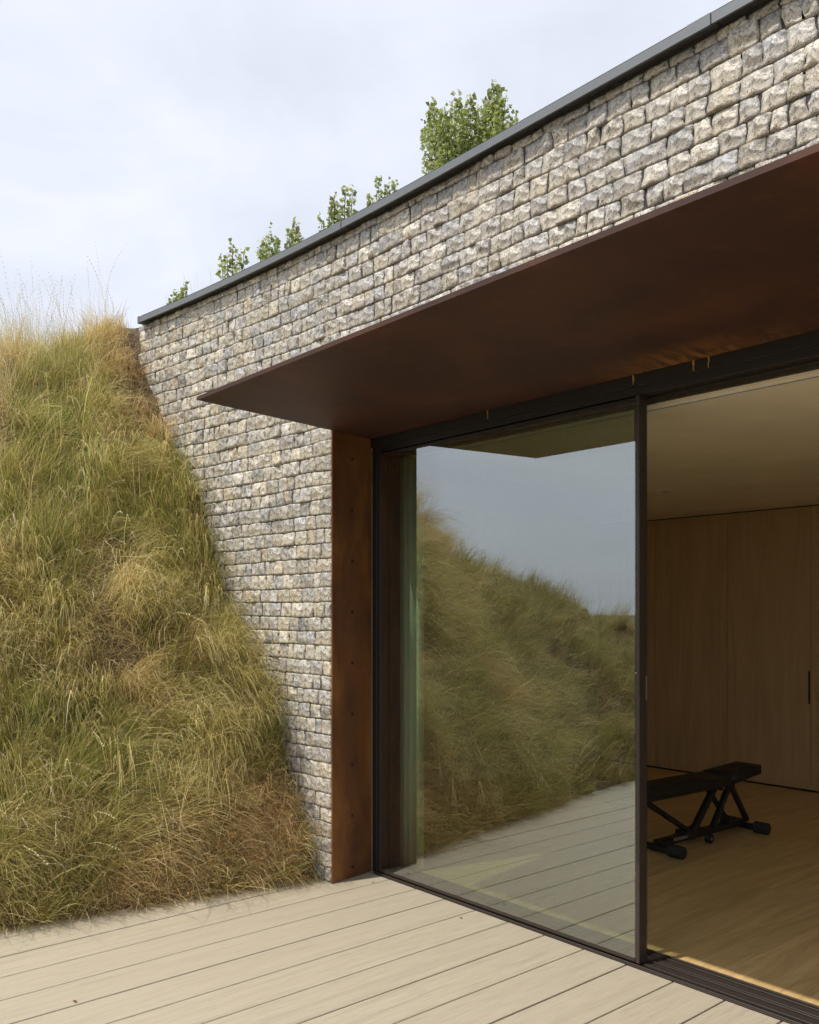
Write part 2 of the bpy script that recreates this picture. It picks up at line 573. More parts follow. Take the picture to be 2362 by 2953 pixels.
def strip(xs, z0, z1, thick):
    n0 = len(vsl); yo = .0205 if thick == .27 else 0.0
    for x in xs:
        y = float(wall_y(x)) + yo
        vsl.extend([(x, y, z0), (x, y, z1), (x, y + thick, z0), (x, y + thick, z1)])
    for i in range(len(xs) - 1):
        a = n0 + i * 4; b = a + 4
        fcs.extend([(a, b, b + 1, a + 1), (b + 2, a + 2, a + 3, b + 3), (a + 1, b + 1, b + 3, a + 3), (b, a, a + 2, b + 2)])
    a = n0; fcs.append((a, a + 1, a + 3, a + 2))
    a = n0 + (len(xs) - 1) * 4; fcs.append((a + 1, a, a + 2, a + 3))


strip(np.concatenate([path[:25], [OPEN_X - .003]]), -.3, ZTOP, .02)
strip(path[:25] , -.298, ZTOP - .002, .27)
strip(np.concatenate([[OPEN_X - .0028], path[26:]]), 2.676, ZTOP, .30)
flint = mesh_obj('flint_wall', vsl, fcs, M['mortar'])
tag(flint, 'curved wall of squared knapped flint stones over and beside the glazed opening', 'wall')

fwd = np.array([-math.sin(YAW), math.cos(YAW), 0]); rgt = np.array([math.cos(YAW), math.sin(YAW), 0])


def project(P):
    d = np.asarray(P) - np.array([0, 0, EYE])
    zc = d @ fwd
    return 1181 + 2545 * (d @ rgt) / zc, 1770 - 2545 * d[..., 2] / zc


NG = 9
gs = np.linspace(0, 1, NG)
GA, GB = np.meshgrid(gs, gs, indexing='ij')


def row_edge(kr, x):
    return kr * ROW + (vnoise(np.asarray(x) * 3.1, kr * 7.7 + .3, 21) - .5) * .012 + (vnoise(np.asarray(x) * 13, kr * 5.1 + .7, 22) - .5) * .006


PAL = np.array([(.47, .46, .42), (.40, .395, .375), (.56, .51, .40), (.64, .60, .50), (.52, .455, .32), (.31, .315, .32), (.44, .46, .49), (.25, .245, .235), (.57, .55, .48)])
PALW = np.array([.14, .11, .16, .18, .10, .08, .08, .08, .07]); PALW /= PALW.sum()
EDGE_RING = ([(i, 0) for i in range(NG)] + [(NG - 1, j) for j in range(1, NG)] + [(i, NG - 1) for i in range(NG - 2, -1, -1)] + [(0, j) for j in range(NG - 2, 0, -1)])
ring_idx = np.array([i * NG + j for i, j in EDGE_RING])
quads = []
for i in range(NG - 1):
    for j in range(NG - 1):
        quads.append((i * NG + j, (i + 1) * NG + j, (i + 1) * NG + j + 1, i * NG + j + 1))
nr = len(ring_idx)
for a in range(nr):
    b = (a + 1) % nr
    quads.append((int(ring_idx[b]), int(ring_idx[a]), NG * NG + a, NG * NG + b))
quads = np.array(quads)

stones = []
R = np.random.default_rng(5)
for kr in range(0, 46):
    z0r = kr * ROW
    if z0r > ZTOP - .05: break
    x = XL - R.uniform(0, .05)
    while x < XR - .15:
        w = float(np.clip(R.normal(.099, .023), .058, .17))
        if R.random() < .05: w *= 1.5
        xa, xc = x, x + w
        zmid = z0r + ROW / 2
        if zmid < OPEN_Z - .01 and xc > OPEN_X - .065:
            xc = OPEN_X - .003; x = XR
        elif z0r < 2.68 and xa < OPEN_X - .03 < xc + .03:
            xc = OPEN_X - .003; x = OPEN_X
        else: x = xc
        # skip stones buried in the bank
        dsx = float(xb(2.95)) - (xa + xc) / 2
        if zmid < float(hill_z(np.array([dsx]), np.array([2.9]), False)[0]) - .45: continue
        if xc - xa < .04: continue
        gp = R.uniform(.0014, .0034)
        jx = R.uniform(-.006, .006, 4)
        A = GA; B = GB
        xl = xa + gp + jx[0] * (1 - B) + jx[1] * B + (vnoise(B * 3.3 + kr, np.full_like(B, xa * 9.1), 31) - .5) * .012
        xr = xc - gp + jx[2] * (1 - B) + jx[3] * B + (vnoise(B * 3.3 + kr, np.full_like(B, xc * 9.1), 32) - .5) * .012
        X = xl + (xr - xl) * A
        zb = row_edge(kr, X) + gp * .85
        zt = np.minimum(row_edge(kr + 1, X) - gp * .85, ZTOP - .018)
        # rounded corners
        if xa > OPEN_X - .03:
            zb = np.maximum(zb, 2.680)
            if float((zt - zb).min()) < .014: continue
        inset = .0028 * (np.clip(1 - A / .13, 0, 1) ** 2 + np.clip(1 - (1 - A) / .13, 0, 1) ** 2)
        zb = zb + inset; zt = zt - inset
        Zs = zb + (zt - zb) * B
        # knapped face: lowest of a few tilted planes, plus a dome and a rounded rim
        h = np.full_like(A, 1.0)
        base = R.uniform(.006, .012)
        npl = R.integers(2, 7)
        for q in range(npl):
            th = R.uniform(0, 6.28); g = abs(R.normal(0, .021))
            h = np.minimum(h, base + R.uniform(-.001, .008) + g * ((A - .5) * math.cos(th) + (B - .5) * math.sin(th)))
        rim = np.minimum(np.minimum(A, 1 - A) / .125, np.minimum(B, 1 - B) / .09)
        rim = np.clip(rim, 0, 1)
        h = h - .0026 * (1 - rim) ** 1.8 + (vnoise(X * 40, Zs * 40, 41) - .5) * .005 + (vnoise(X * 110, Zs * 110, 42) - .5) * .002
        h = np.maximum(h, .004)
        Yf = wall_y(X) - h
        P = np.stack([X, Yf, Zs], -1).reshape(-1, 3)
        Pb = P[ring_idx].copy(); Pb[:, 1] = wall_y(Pb[:, 0]) + .012
        cx_, cz_ = P[:, 0].mean(), P[:, 2].mean()
        P = np.concatenate([P, Pb])
        c = PAL[R.choice(len(PAL), p=PALW)] * np.clip(R.normal(1.0, .19), .55, 1.4) * 1.1
        c2 = PAL[R.choice(len(PAL), p=PALW)] * 1.05
        mixn = np.clip((vnoise(P[:, 0] * 22, P[:, 2] * 22, 51) - .35) * 2.2, 0, 1)[:, None] * R.uniform(.1, .8)
        cc = c * (1 - mixn) + c2 * mixn
        rimv = np.concatenate([rim.ravel(), np.zeros(nr)])[:, None]
        cc = cc * (.84 + .16 * rimv)
        stones.append((P, cc))

scr = []
for P, cc in stones:
    u, v = project(P[[0, NG - 1, NG * NG - 1, NG * NG - NG]])
    area = .5 * abs(np.dot(u, np.roll(v, 1)) - np.dot(v, np.roll(u, 1)))
    uc, vc = u.mean(), v.mean()
    vis = 0 < uc < 2362 and 0 < vc < 2953
    # canopy hides part of the band
    edge = 1155 - (uc - 571) * .405
    if uc > 571 and vc > edge and vc < 1155 + (uc - 571) * .216: vis = False
    scr.append(area if vis else 0)
order = np.argsort(-np.array(scr))
top = set(order[:300].tolist())
for i in order[:300]:
    P, cc = stones[i]
    c0 = P.mean(0)
    o = mesh_obj('stone', P - c0, quads, M['flint'], None, smooth=True, cols=cc)
    o.location = c0; o.parent = flint
rest = [s for i, s in enumerate(stones) if i not in top]
nv = NG * NG + nr
Vr = np.concatenate([s[0] for s in rest]); Cr = np.concatenate([s[1] for s in rest])
Fr = np.concatenate([quads + i * nv for i in range(len(rest))])
o = np_mesh('stone_infill', Vr, Fr.ravel(), np.arange(len(Fr)) * 4, np.full(len(Fr), 4), M['flint'], cols=Cr, smooth=True)
o.parent = flint; tag(o, kind='stuff')

# ------------------------------------------------------------------ roof coping
cop = empty('roof_coping', (-3, 3, ZTOP)); tag(cop, 'thin grey metal coping along the top of the flint wall', 'coping')
CZ0, CZ1 = 3.772, 3.811


def cop_y(x): return wall_y(x) - .066


def coping_piece(name, x0, x1, grow=0.0):
    xs = np.linspace(x0, x1, max(2, int((x1 - x0) / .25) + 1)); vv = []; ff = []
    for x in xs:
        y = float(cop_y(x)) - grow
        pr = [(y, CZ0 - grow), (y, CZ1 + grow), (y + .02, CZ1 + .004 + grow), (y + .36, CZ1 - .012 + grow), (y + .36, CZ0 + .024 - grow * 1.3), (y + .018, CZ0 + .024 - grow * 1.3), (y + .010, CZ0 - grow)]
        vv += [(x, p[0], p[1]) for p in pr]
    n = 7
    for i in range(len(xs) - 1):
        for j in range(n):
            a = i * n + j; b = i * n + (j + 1) % n
            ff.append((a, b, b + n, a + n))
    ff.append(tuple(range(n - 1, -1, -1))); ff.append(tuple(range((len(xs) - 1) * n, len(xs) * n)))
    return mesh_obj(name, vv, ff, M['zinc'], cop)


JX = [-6.36, -4.06, -1.76, .54, 1.9]
for a, b in zip(JX[:-1], JX[1:]): coping_piece('coping_section', a + .0015, b - .0015)
for a in JX[1:4]:
    coping_piece('joint_cover', a - .10, a - .003, .003)
# end upstand and dark membrane line on top
bm = bmesh.new(); box(bm, -6.385, -6.361, float(cop_y(-6.36)) - .004, float(cop_y(-6.36)) + .36, CZ0 - .006, CZ1 + .008, .002)
bm_obj('end_cap', bm, M['zinc'], cop)
vv = []; ff = []
xs = np.linspace(-6.36, 1.9, 30)
for x in xs:
    y = float(cop_y(x)) + .012
    vv += [(x, y, CZ1 + .002), (x, y, CZ1 + .012), (x, y + .3, CZ1 + .008), (x, y + .3, CZ1 - .02)]
for i in range(len(xs) - 1):
    for j in range(4):
        a = i * 4 + j; b = i * 4 + (j + 1) % 4
        ff.append((a, b, b + 4, a + 4))
mesh_obj('membrane_edge', vv, ff, M['membrane'], cop)

# ------------------------------------------------------------------ steel canopy and reveal
can = empty('steel_canopy', (-2, 3, 2.65)); tag(can, 'rusted steel canopy plate projecting over the glazed opening', 'canopy')
bm = bmesh.new()
outl = [(-4.055, 2.078), (1.85, 2.035), (1.85, 3.36), (-4.268, 3.36)]
lo = [bm.verts.new((x, y, 2.652)) for x, y in outl]; hi = [bm.verts.new((x, y, 2.672)) for x, y in outl]
bm.faces.new(lo[::-1]); bm.faces.new(hi)
for i in range(4): bm.faces.new((lo[i], lo[(i + 1) % 4], hi[(i + 1) % 4], hi[i]))
bm_obj('plate', bm, M['corten'], can)
bm = bmesh.new()
lo = [(-4.054, 2.076), (1.85, 2.033), (1.85, 2.026), (-4.055, 2.069)]
a = [bm.verts.new((x, y, 2.650)) for x, y in lo]; b = [bm.verts.new((x, y, 2.669)) for x, y in lo]
bm.faces.new(a[::-1]); bm.faces.new(b)
for i in range(4): bm.faces.new((a[i], a[(i + 1) % 4], b[(i + 1) % 4], b[i]))
bm_obj('front_edge', bm, M['corten'], can)

rev = empty('steel_reveal', (-4.25, 3.2, 0)); tag(rev, 'tall rusted steel lining between flint wall and door frame', 'reveal')
bm = bmesh.new()
o4 = [(-4.213, 3.016), (-4.262, 3.346), (-4.270, 3.345), (-4.221, 3.015)]
a = [bm.verts.new((x, y, .0015)) for x, y in o4]; b = [bm.verts.new((x, y, 2.6505)) for x, y in o4]
bm.faces.new(a[::-1]); bm.faces.new(b)
for i in range(4): bm.faces.new((a[i], a[(i + 1) % 4], b[(i + 1) % 4], b[i]))
bm_obj('panel', bm, M['corten2'], rev)
nx = Vector((.354, .057, 0)).normalized()
for i in range(9):
    z = .065 + i * .305
    p = Vector((-4.2372, 3.18, z))
    bm = bmesh.new(); tube(bm, p - nx * .002, p + nx * .0035, .0105, 12, .008)
    bm_obj('bolt', bm, M['bolt'], rev)

# ------------------------------------------------------------------ door frame
fr = empty('door_frame', (-3, 3.4, 0)); tag(fr, 'dark bronze door frame with floor track and head', 'door frame')
XE = 1.7
box_obj('jamb', (-4.262, -4.222, 3.352, 3.535, .001, 2.60), M['bronze_dark'], fr, .002)
box_obj('jamb', (-4.2215, -4.208, 3.372, 3.53, .001, 2.60), M['bronze'], fr, .001)
box_obj('jamb', (XE - .05, XE, 3.352, 3.535, .001, 2.60), M['bronze_dark'], fr, .002)
# head: rusty lintel plate pieces and frame
lx = [-4.262, -3.262, -2.352, -2.05, -1.98, -.9, .4, XE]
for a, b in zip(lx[:-1], lx[1:]):
    box_obj('lintel_plate', (a + .0012, b - .0012, 3.338, 3.352, 2.598, 2.6515), M['bronze_dark'], fr, .0008)
box_obj('head_profile', (-4.222, XE, 3.3535, 3.405, 2.560, 2.604), M['bronze_dark'], fr, .002)
box_obj('head_profile', (-4.222, XE, 3.4065, 3.43, 2.572, 2.604), M['gasket'], fr, .002)
box_obj('head_profile', (-4.222, XE, 3.4315, 3.535, 2.556, 2.604), M['bronze_dark'], fr, .002)
for x in lx[1:5]:
    pts = []
    bm = bmesh.new()
    zt = 2.6505
    for i in range(6):
        t = i / 6; w = .0035 * (1.5 - t) * random.uniform(.6, 1.3); xx = x + random.uniform(-.002, .002)
        pts.append((xx - w, xx + w, zt - t * random.uniform(.048, .056)))
    vv = []
    for l_, r_, z in pts: vv.append((bm.verts.new((l_, 3.3372, z)), bm.verts.new((r_, 3.3372, z))))
    for p, q in zip(vv[:-1], vv[1:]): bm.faces.new((p[0], p[1], q[1], q[0]))
    bm_obj('rust_drip', bm, M['drip'], fr)
# sill tracks
box_obj('sill', (-4.222, XE, 3.331, 3.535, -.02, .004), M['bronze'], fr, .001)
for y0, y1, z1, m in ((3.331, 3.338, .013, 'bronze'), (3.370, 3.392, .010, 'bronze'), (3.424, 3.430, .012, 'bronze'), (3.450, 3.478, .008, 'bronze'), (3.500, 3.506, .012, 'bronze'), (3.524, 3.535, .014, 'bronze')):
    box_obj('track_rib', (-4.222, XE, y0, y1, .0042, z1), M[m], fr, .001)
for y0, y1 in ((3.3385, 3.3695), (3.4305, 3.4495), (3.507, 3.5235)):
    box_obj('track_slot', (-4.222, XE, y0, y1, .0043, .0055), M['gasket'], fr)


# ------------------------------------------------------------------ sliding leaves
def leaf(x0, x1, y0, y1, label, stile=True):
    r = empty('sliding_door', ((x0 + x1) / 2, (y0 + y1) / 2, 0)); tag(r, label, 'sliding door', 'sliding glass leaves')
    box_obj('stile', (x0, x0 + .036, y0, y1, .0155, 2.566 if y0 < 3.42 else 2.55), M['bronze_dark'], r, .002)
    st = box_obj('stile', (x1 - .021, x1, y0, y1, .0155, 2.558 if y0 < 3.42 else 2.55), M['bronze'], r, .0025)
    box_obj('rail', (x0 + .0365, x1 - .0255, y0 + .004, y1 - .004, .0155, .038), M['bronze'], r, .002)
    box_obj('rail', (x0 + .0365, x1 - .0255, y0 + .004, y1 - .004, 2.53, 2.552), M['bronze_dark'], r, .002)
    for yp in (y0 + .003, y0 + .019):
        bm = bmesh.new()
        q = [bm.verts.new(p) for p in [(x0 + .034, yp, .036), (x1 - .023, yp, .036), (x1 - .023, yp, 2.532), (x0 + .034, yp, 2.532)]]
        bm.faces.new(q)
        bm_obj('pane', bm, M['glass'] if (y0 < 3.4 and yp < y0 + .01) else M['clear'], r)
    return r, st


l1, st1 = leaf(-4.205, -2.3225, 3.340, 3.400, 'front fixed glass leaf reflecting the grassy bank and sky')
l2, st2 = leaf(-4.203, -2.386, 3.420, 3.474, 'rear glass leaf slid open behind the front leaf')
bm = bmesh.new(); tube(bm, (-2.3385, 3.340, 1.315), (-2.3385, 3.3365, 1.315), .0035, 10)
bm_obj('keyhole', bm, M['steelpin'], l1)
box_obj('latch_plate', (-2.3223, -2.3207, 3.391, 3.3975, 1.19, 1.30), M['steelpin'], l1)
box_obj('edge_gasket', (-2.3223, -2.321, 3.3985, 3.3995, .02, 2.55), M['gasket'], l1)

# ------------------------------------------------------------------ room
RX0, RX1, RY0, RY1, CZ = -5.95, 2.3, 3.536, 7.8, 2.548
fl = tag(box_obj('interior_floor', (RX0, RX1, RY0, RY1, -.06, -.016), M['under']), 'oak plank floor of the room behind the opening', 'floor', kind='structure')
PW = .26
nx_ = int((RX1 - RX0) / PW)
for i in range(nx_ + 1):
    xa = RX0 + i * PW; xe = min(xa + PW, RX1)
    off = random.uniform(.6, 2.2); cuts = [RY0 + .001, RY0 + off, min(RY0 + off + 2.4, RY1 - .02), RY1 - .015]
    for a, b in zip(cuts[:-1], cuts[1:]):
        if b - a < .05: continue
        bm = bmesh.new(); box(bm, 0, xe - xa - .0012, a + .0006, b - .0006, -.0155, .0, .0006)
        o = bm_obj('plank', bm, M['oakfloor']); o.location = (xa, 0, .001); o.parent = fl
ce = tag(box_obj('ceiling', (RX0, RX1, 3.536, RY1 + .2, CZ, CZ + .05), M['plaster']), 'plain plaster ceiling of the room', 'ceiling', kind='structure')
box_obj('track_slot', (RX0 + .1, RX1 - .1, 3.585, 3.60, CZ - .0035, CZ - .0005), M['gasket'], ce)
box_obj('track_lip', (RX0 + .1, RX1 - .1, 3.570, 3.583, CZ - .006, CZ - .0005), M['lens'], ce)
box_obj('track_lip', (RX0 + .1, RX1 - .1, 3.602, 3.615, CZ - .006, CZ - .0005), M['lens'], ce)
tag(box_obj('interior_wall_left', (RX0 - .15, RX0 - .001, 3.32, RY1 + .2, -.1, CZ + .05), M['whitewall']), 'left wall of the room', 'wall', kind='structure')
tag(box_obj('interior_wall_right', (RX1 + .001, RX1 + .15, 3.32, RY1 + .2, -.1, CZ + .05), M['whitewall']), 'right wall of the room', 'wall', kind='structure')
tag(box_obj('interior_wall_front', (RX0, -4.275, 3.335, 3.534, -.1, CZ + .05), M['whitewall']), 'front wall of the room beside the opening', 'wall', kind='structure')
tag(box_obj('interior_wall_front_right', (XE + .003, RX1, 3.06, 3.534, -.1, CZ + .05), M['whitewall']), 'front wall of the room beyond the opening', 'wall', kind='structure')
pw = empty('panelled_wall', (-3, RY1, 0)); tag(pw, 'tall oak panels forming the back wall of the room', 'panelling')
box_obj('backing', (RX0, RX1, RY1 + .03, RY1 + .1, 0, CZ), M['gasket'], pw)
seams = [RX0, -5.23, -4.428, -3.626, -2.824, -2.022, -1.22, -.418, .384, 1.186, RX1]
for i, (a, b) in enumerate(zip(seams[:-1], seams[1:])):
    pn = box_obj('panel', (a + .002, b - .002, RY1, RY1 + .028, .015, CZ - .012), M['oakpanel'], pw, .001)
    if i in (2, 4, 6):
        box_obj('pull_handle', (b - .020, b - .008, RY1 - .012, RY1 - .0004, .78, 1.07), M['bronze_dark'], pn, .002)
dl = empty('downlight', (-3.99, 6.09, CZ)); tag(dl, 'small round recessed downlight in the ceiling', 'downlight')
bm = bmesh.new(); tube(bm, (-3.99, 6.09, CZ - .0005), (-3.99, 6.09, CZ - .004), .045, 20, .043); bm_obj('trim_ring', bm, M['lens'], dl)
bm = bmesh.new(); tube(bm, (-3.99, 6.09, CZ - .0042), (-3.99, 6.09, CZ - .005), .03, 20); bm_obj('lamp_face', bm, M['chrome'], dl)
# curtain gathered at the left of the glass
vv = []; ff = []
nC = 26
for i in range(nC):
    t = i / (nC - 1)
    x = -4.268 + .215 * t; y = 3.565 + .03 * math.sin(t * 26) + .01 * math.sin(t * 9)
    vv += [(x, y, .02), (x + .002 * math.sin(i), y, 1.2), (x, y, CZ - .006)]
for i in range(nC - 1):
    a = i * 3; ff += [(a, a + 3, a + 4, a + 1), (a + 1, a + 4, a + 5, a + 2)]
cu = mesh_obj('curtain', vv, ff, M['curtain'], smooth=True)
sm = cu.modifiers.new('thick', 'SOLIDIFY'); sm.thickness = .004
tag(cu, 'pale curtain gathered behind the left end of the glass', 'curtain')

# ------------------------------------------------------------------ weight bench
BX, BY, BR = -3.335, 5.50, math.radians(-4)
wb = empty('weight_bench', (BX, BY, .001), BR); tag(wb, 'black padded adjustable weight bench on the oak floor', 'bench')


def pad(name, y0, y1, z0, z1, w0, w1, tilt=0):
    bm = bmesh.new()
    n = 5
    rows = []
    for i in range(n):
        t = i / (n - 1); w = w0 + (w1 - w0) * t
        y = y0 + (y1 - y0) * t; dz = tilt * (t)
        rows.append([bm.verts.new((-w, y, z0 + dz)), bm.verts.new((w, y, z0 + dz)), bm.verts.new((w, y, z1 + dz)), bm.verts.new((-w, y, z1 + dz))])
    for a, b in zip(rows[:-1], rows[1:]):
        for j in range(4): bm.faces.new((a[j], a[(j + 1) % 4], b[(j + 1) % 4], b[j]))
    bm.faces.new(rows[0][::-1]); bm.faces.new(rows[-1])
    es = [e for e in bm.edges if len(e.link_faces) == 2 and e.calc_face_angle() > .6]
    bmesh.ops.bevel(bm, geom=es, offset=.018, segments=3, affect='EDGES', profile=.5)
    return bm_obj(name, bm, M['vinyl'], wb, smooth=True, local=True)


bp = pad('seat_pad', -.95, .20, .385, .448, .135, .125)
pad('head_pad', .225, .60, .392, .455, .125, .10, .03)
for i, yb_ in enumerate((-.8, -.5, -.2, .1)):
    bm = bmesh.new(); tube(bm, (.128, yb_, .386), (.128, yb_, .378), .006, 8); bm_obj('pad_bolt', bm, M['chrome'], wb, local=True)


def bpart(name, mat, *bars):
    bm = bmesh.new()
    for p, q, w, h in bars: bar(bm, p, q, w, h)
    return bm_obj(name, bm, M[mat], wb, local=True)


bpart('seat_rail', 'black', ((0, -.9, .372), (0, .45, .376), .05, .024))
bpart('base_beam', 'black', ((0, -.46, .058), (0, .52, .072), .06, .045))
bpart('strut', 'black', ((.02, -.62, .365), (.02, -.12, .085), .04, .03))
bpart('strut', 'black', ((.03, -.13, .08), (.03, .13, .365), .036, .045))
bpart('strut', 'black', ((-.03, .12, .365), (-.03, .36, .11), .03, .03))
bpart('strut', 'black', ((.03, .31, .365), (.03, .11, .09), .035, .035))
bpart('strut', 'black', ((.035, .31, .37), (.035, .52, .085), .035, .03))
bpart('hinge_bracket', 'black', ((0, .2, .36), (0, .36, .365), .09, .045))
bpart('pivot_bracket', 'black', ((0, -.2, .075), (0, .0, .08), .10, .06))
bpart('grip_bar', 'chrome', ((.045, -.34, .075), (.045, -.12, .075), .008, .022))
for nm, yp, hw in (('front_foot', -.47, .2), ('rear_foot', .55, .17)):
    bm = bmesh.new(); tube(bm, (-hw, yp, .036), (hw, yp, .036), .024, 14)
    ft = bm_obj(nm, bm, M['black'], wb, local=True)
    for s in (-1, 1):
        bm = bmesh.new(); tube(bm, (s * (hw - .085), yp, .042), (s * (hw + .012), yp, .042), .042, 18)
        bmesh.ops.bevel(bm, geom=[e for e in bm.edges if e.calc_face_angle(0) > .8], offset=.008, segments=2, affect='EDGES')
        rc = bm_obj('rubber_cap', bm, M['rubber'], None, smooth=False)
        rc.parent = ft
for s in (-1, 1):
    bm = bmesh.new(); tube(bm, (s * .05, .02, .034), (s * .085, .02, .034), .032, 18)
    wh = bm_obj('wheel', bm, M['rubber'], wb, local=True)
    bm = bmesh.new(); tube(bm, (s * .085, .02, .034), (s * .088, .02, .034), .010, 12)
    hb = bm_obj('hub', bm, M['chrome'], None); hb.parent = wh


# ------------------------------------------------------------------ grass
def blades(base, dirs, L, w, bend, col0, col1, nseg=3, droop=None):
    """ribbons: base (n,3), start direction (n,3), length, width, bend vector (n,3) added along the blade"""
    n = len(base)
    pts = [base]; d = dirs / np.linalg.norm(dirs, axis=1, keepdims=True)
    p = base.copy()
    ds = [d]
    for i in range(nseg):
        p = p + d * (L / nseg)[:, None]
        pts.append(p)
        d = d + bend * (1.0 / nseg) * (.5 + i * .6)
        d = d / np.linalg.norm(d, axis=1, keepdims=True); ds.append(d)
    view = np.array([0, 0, EYE]) - base
    rnd = RNG.normal(size=(n, 3)) * .9
    side = np.cross(dirs, view / np.linalg.norm(view, axis=1, keepdims=True) + rnd)
    side /= np.linalg.norm(side, axis=1, keepdims=True) + 1e-9
    V = np.zeros((n, 2 * nseg + 1, 3), np.float32); C = np.zeros((n, 2 * nseg + 1, 3), np.float32)
    for i in range(nseg):
        ww = (w * (1 - .62 * i / nseg))[:, None] * .5
        V[:, 2 * i] = pts[i] - side * ww; V[:, 2 * i + 1] = pts[i] + side * ww
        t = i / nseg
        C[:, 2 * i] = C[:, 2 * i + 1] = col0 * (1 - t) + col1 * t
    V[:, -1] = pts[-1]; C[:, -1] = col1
    m = 2 * nseg + 1
    lo = []
    for i in range(nseg - 1): lo += [2 * i, 2 * i + 1, 2 * i + 3, 2 * i + 2]
    lo += [2 * nseg - 2, 2 * nseg - 1, 2 * nseg]
    lo = np.array(lo); nl = len(lo)
    loops = (lo[None, :] + (np.arange(n) * m)[:, None]).ravel()
    tot1 = np.array([4] * (nseg - 1) + [3]); st1_ = np.concatenate([[0], np.cumsum(tot1)[:-1]])
    starts = (st1_[None, :] + (np.arange(n) * nl)[:, None]).ravel()
    totals = np.tile(tot1, n)
    return V.reshape(-1, 3), loops, starts, totals, C.reshape(-1, 3)


def join(parts):
    Vs, Ls, Ss, Ts, Cs = [], [], [], [], []
    vo = lo_ = 0
    for V, l_, s_, t_, c_ in parts:
        Vs.append(V); Ls.append(l_ + vo); Ss.append(s_ + lo_); Ts.append(t_); Cs.append(c_)
        vo += len(V); lo_ += len(l_)
    return np.concatenate(Vs), np.concatenate(Ls), np.concatenate(Ss), np.concatenate(Ts), np.concatenate(Cs)


def hill_point(d, y):
    e = .03
    z = hill_z(d, y)
    zd = (hill_z(d + e, y, False) - hill_z(d - e, y, False)) / (2 * e)
    zy = (hill_z(d, y + e, False) - hill_z(d, y - e, False)) / (2 * e)
    x = xb(y) - d
    P = np.stack([x, y, z], -1)
    n = np.stack([zd, -zy, np.ones_like(zd)], -1)       # x = xb - d, so uphill is -x
    n /= np.linalg.norm(n, axis=1, keepdims=True)
    return P, n


GREEN = np.array((.275, .345, .07)); OLIVE = np.array((.55, .49, .16)); STRAW = np.array((.86, .70, .37)); BROWN = np.array((.62, .41, .215)); PALE = np.array((.80, .71, .45))


def patch(P):
    """wetness 0 dry .. 1 green, by place"""
    x, y, z = P.T
    g = fbm(y * 1.5 + x * .7, z * 1.3, 61, 3)
    g = np.clip((g - .42) / .15, 0, 1)
    # dead, sandy tufts near the wall: under the coping end and at the foot
    d1 = np.exp(-(((x + 6.3) / .55) ** 2 + ((y - 2.8) / .30) ** 2 + ((z - 3.25) / .55) ** 2))
    d2 = np.exp(-(((x + 4.5) / .2) ** 2 + ((y - 2.72) / .22) ** 2 + ((z - .3) / .3) ** 2))
    w1 = np.exp(-(((y - 2.80) / .20) ** 2 + ((z - 1.65) / .55) ** 2)) * 1.2
    w2 = np.exp(-(((y - 2.55) / .25) ** 2 + ((z - .95) / .35) ** 2)) * .8 + .4 * (y < .7) + .9 * np.exp(-(((y - 2.25) / .2) ** 2 + ((z - 3.0) / .35) ** 2))
    dead = np.clip(d1 * 1.3 + d2 * 1.5, 0, 1)
    return np.clip(g + w1 + w2 - dead, 0, 1), dead


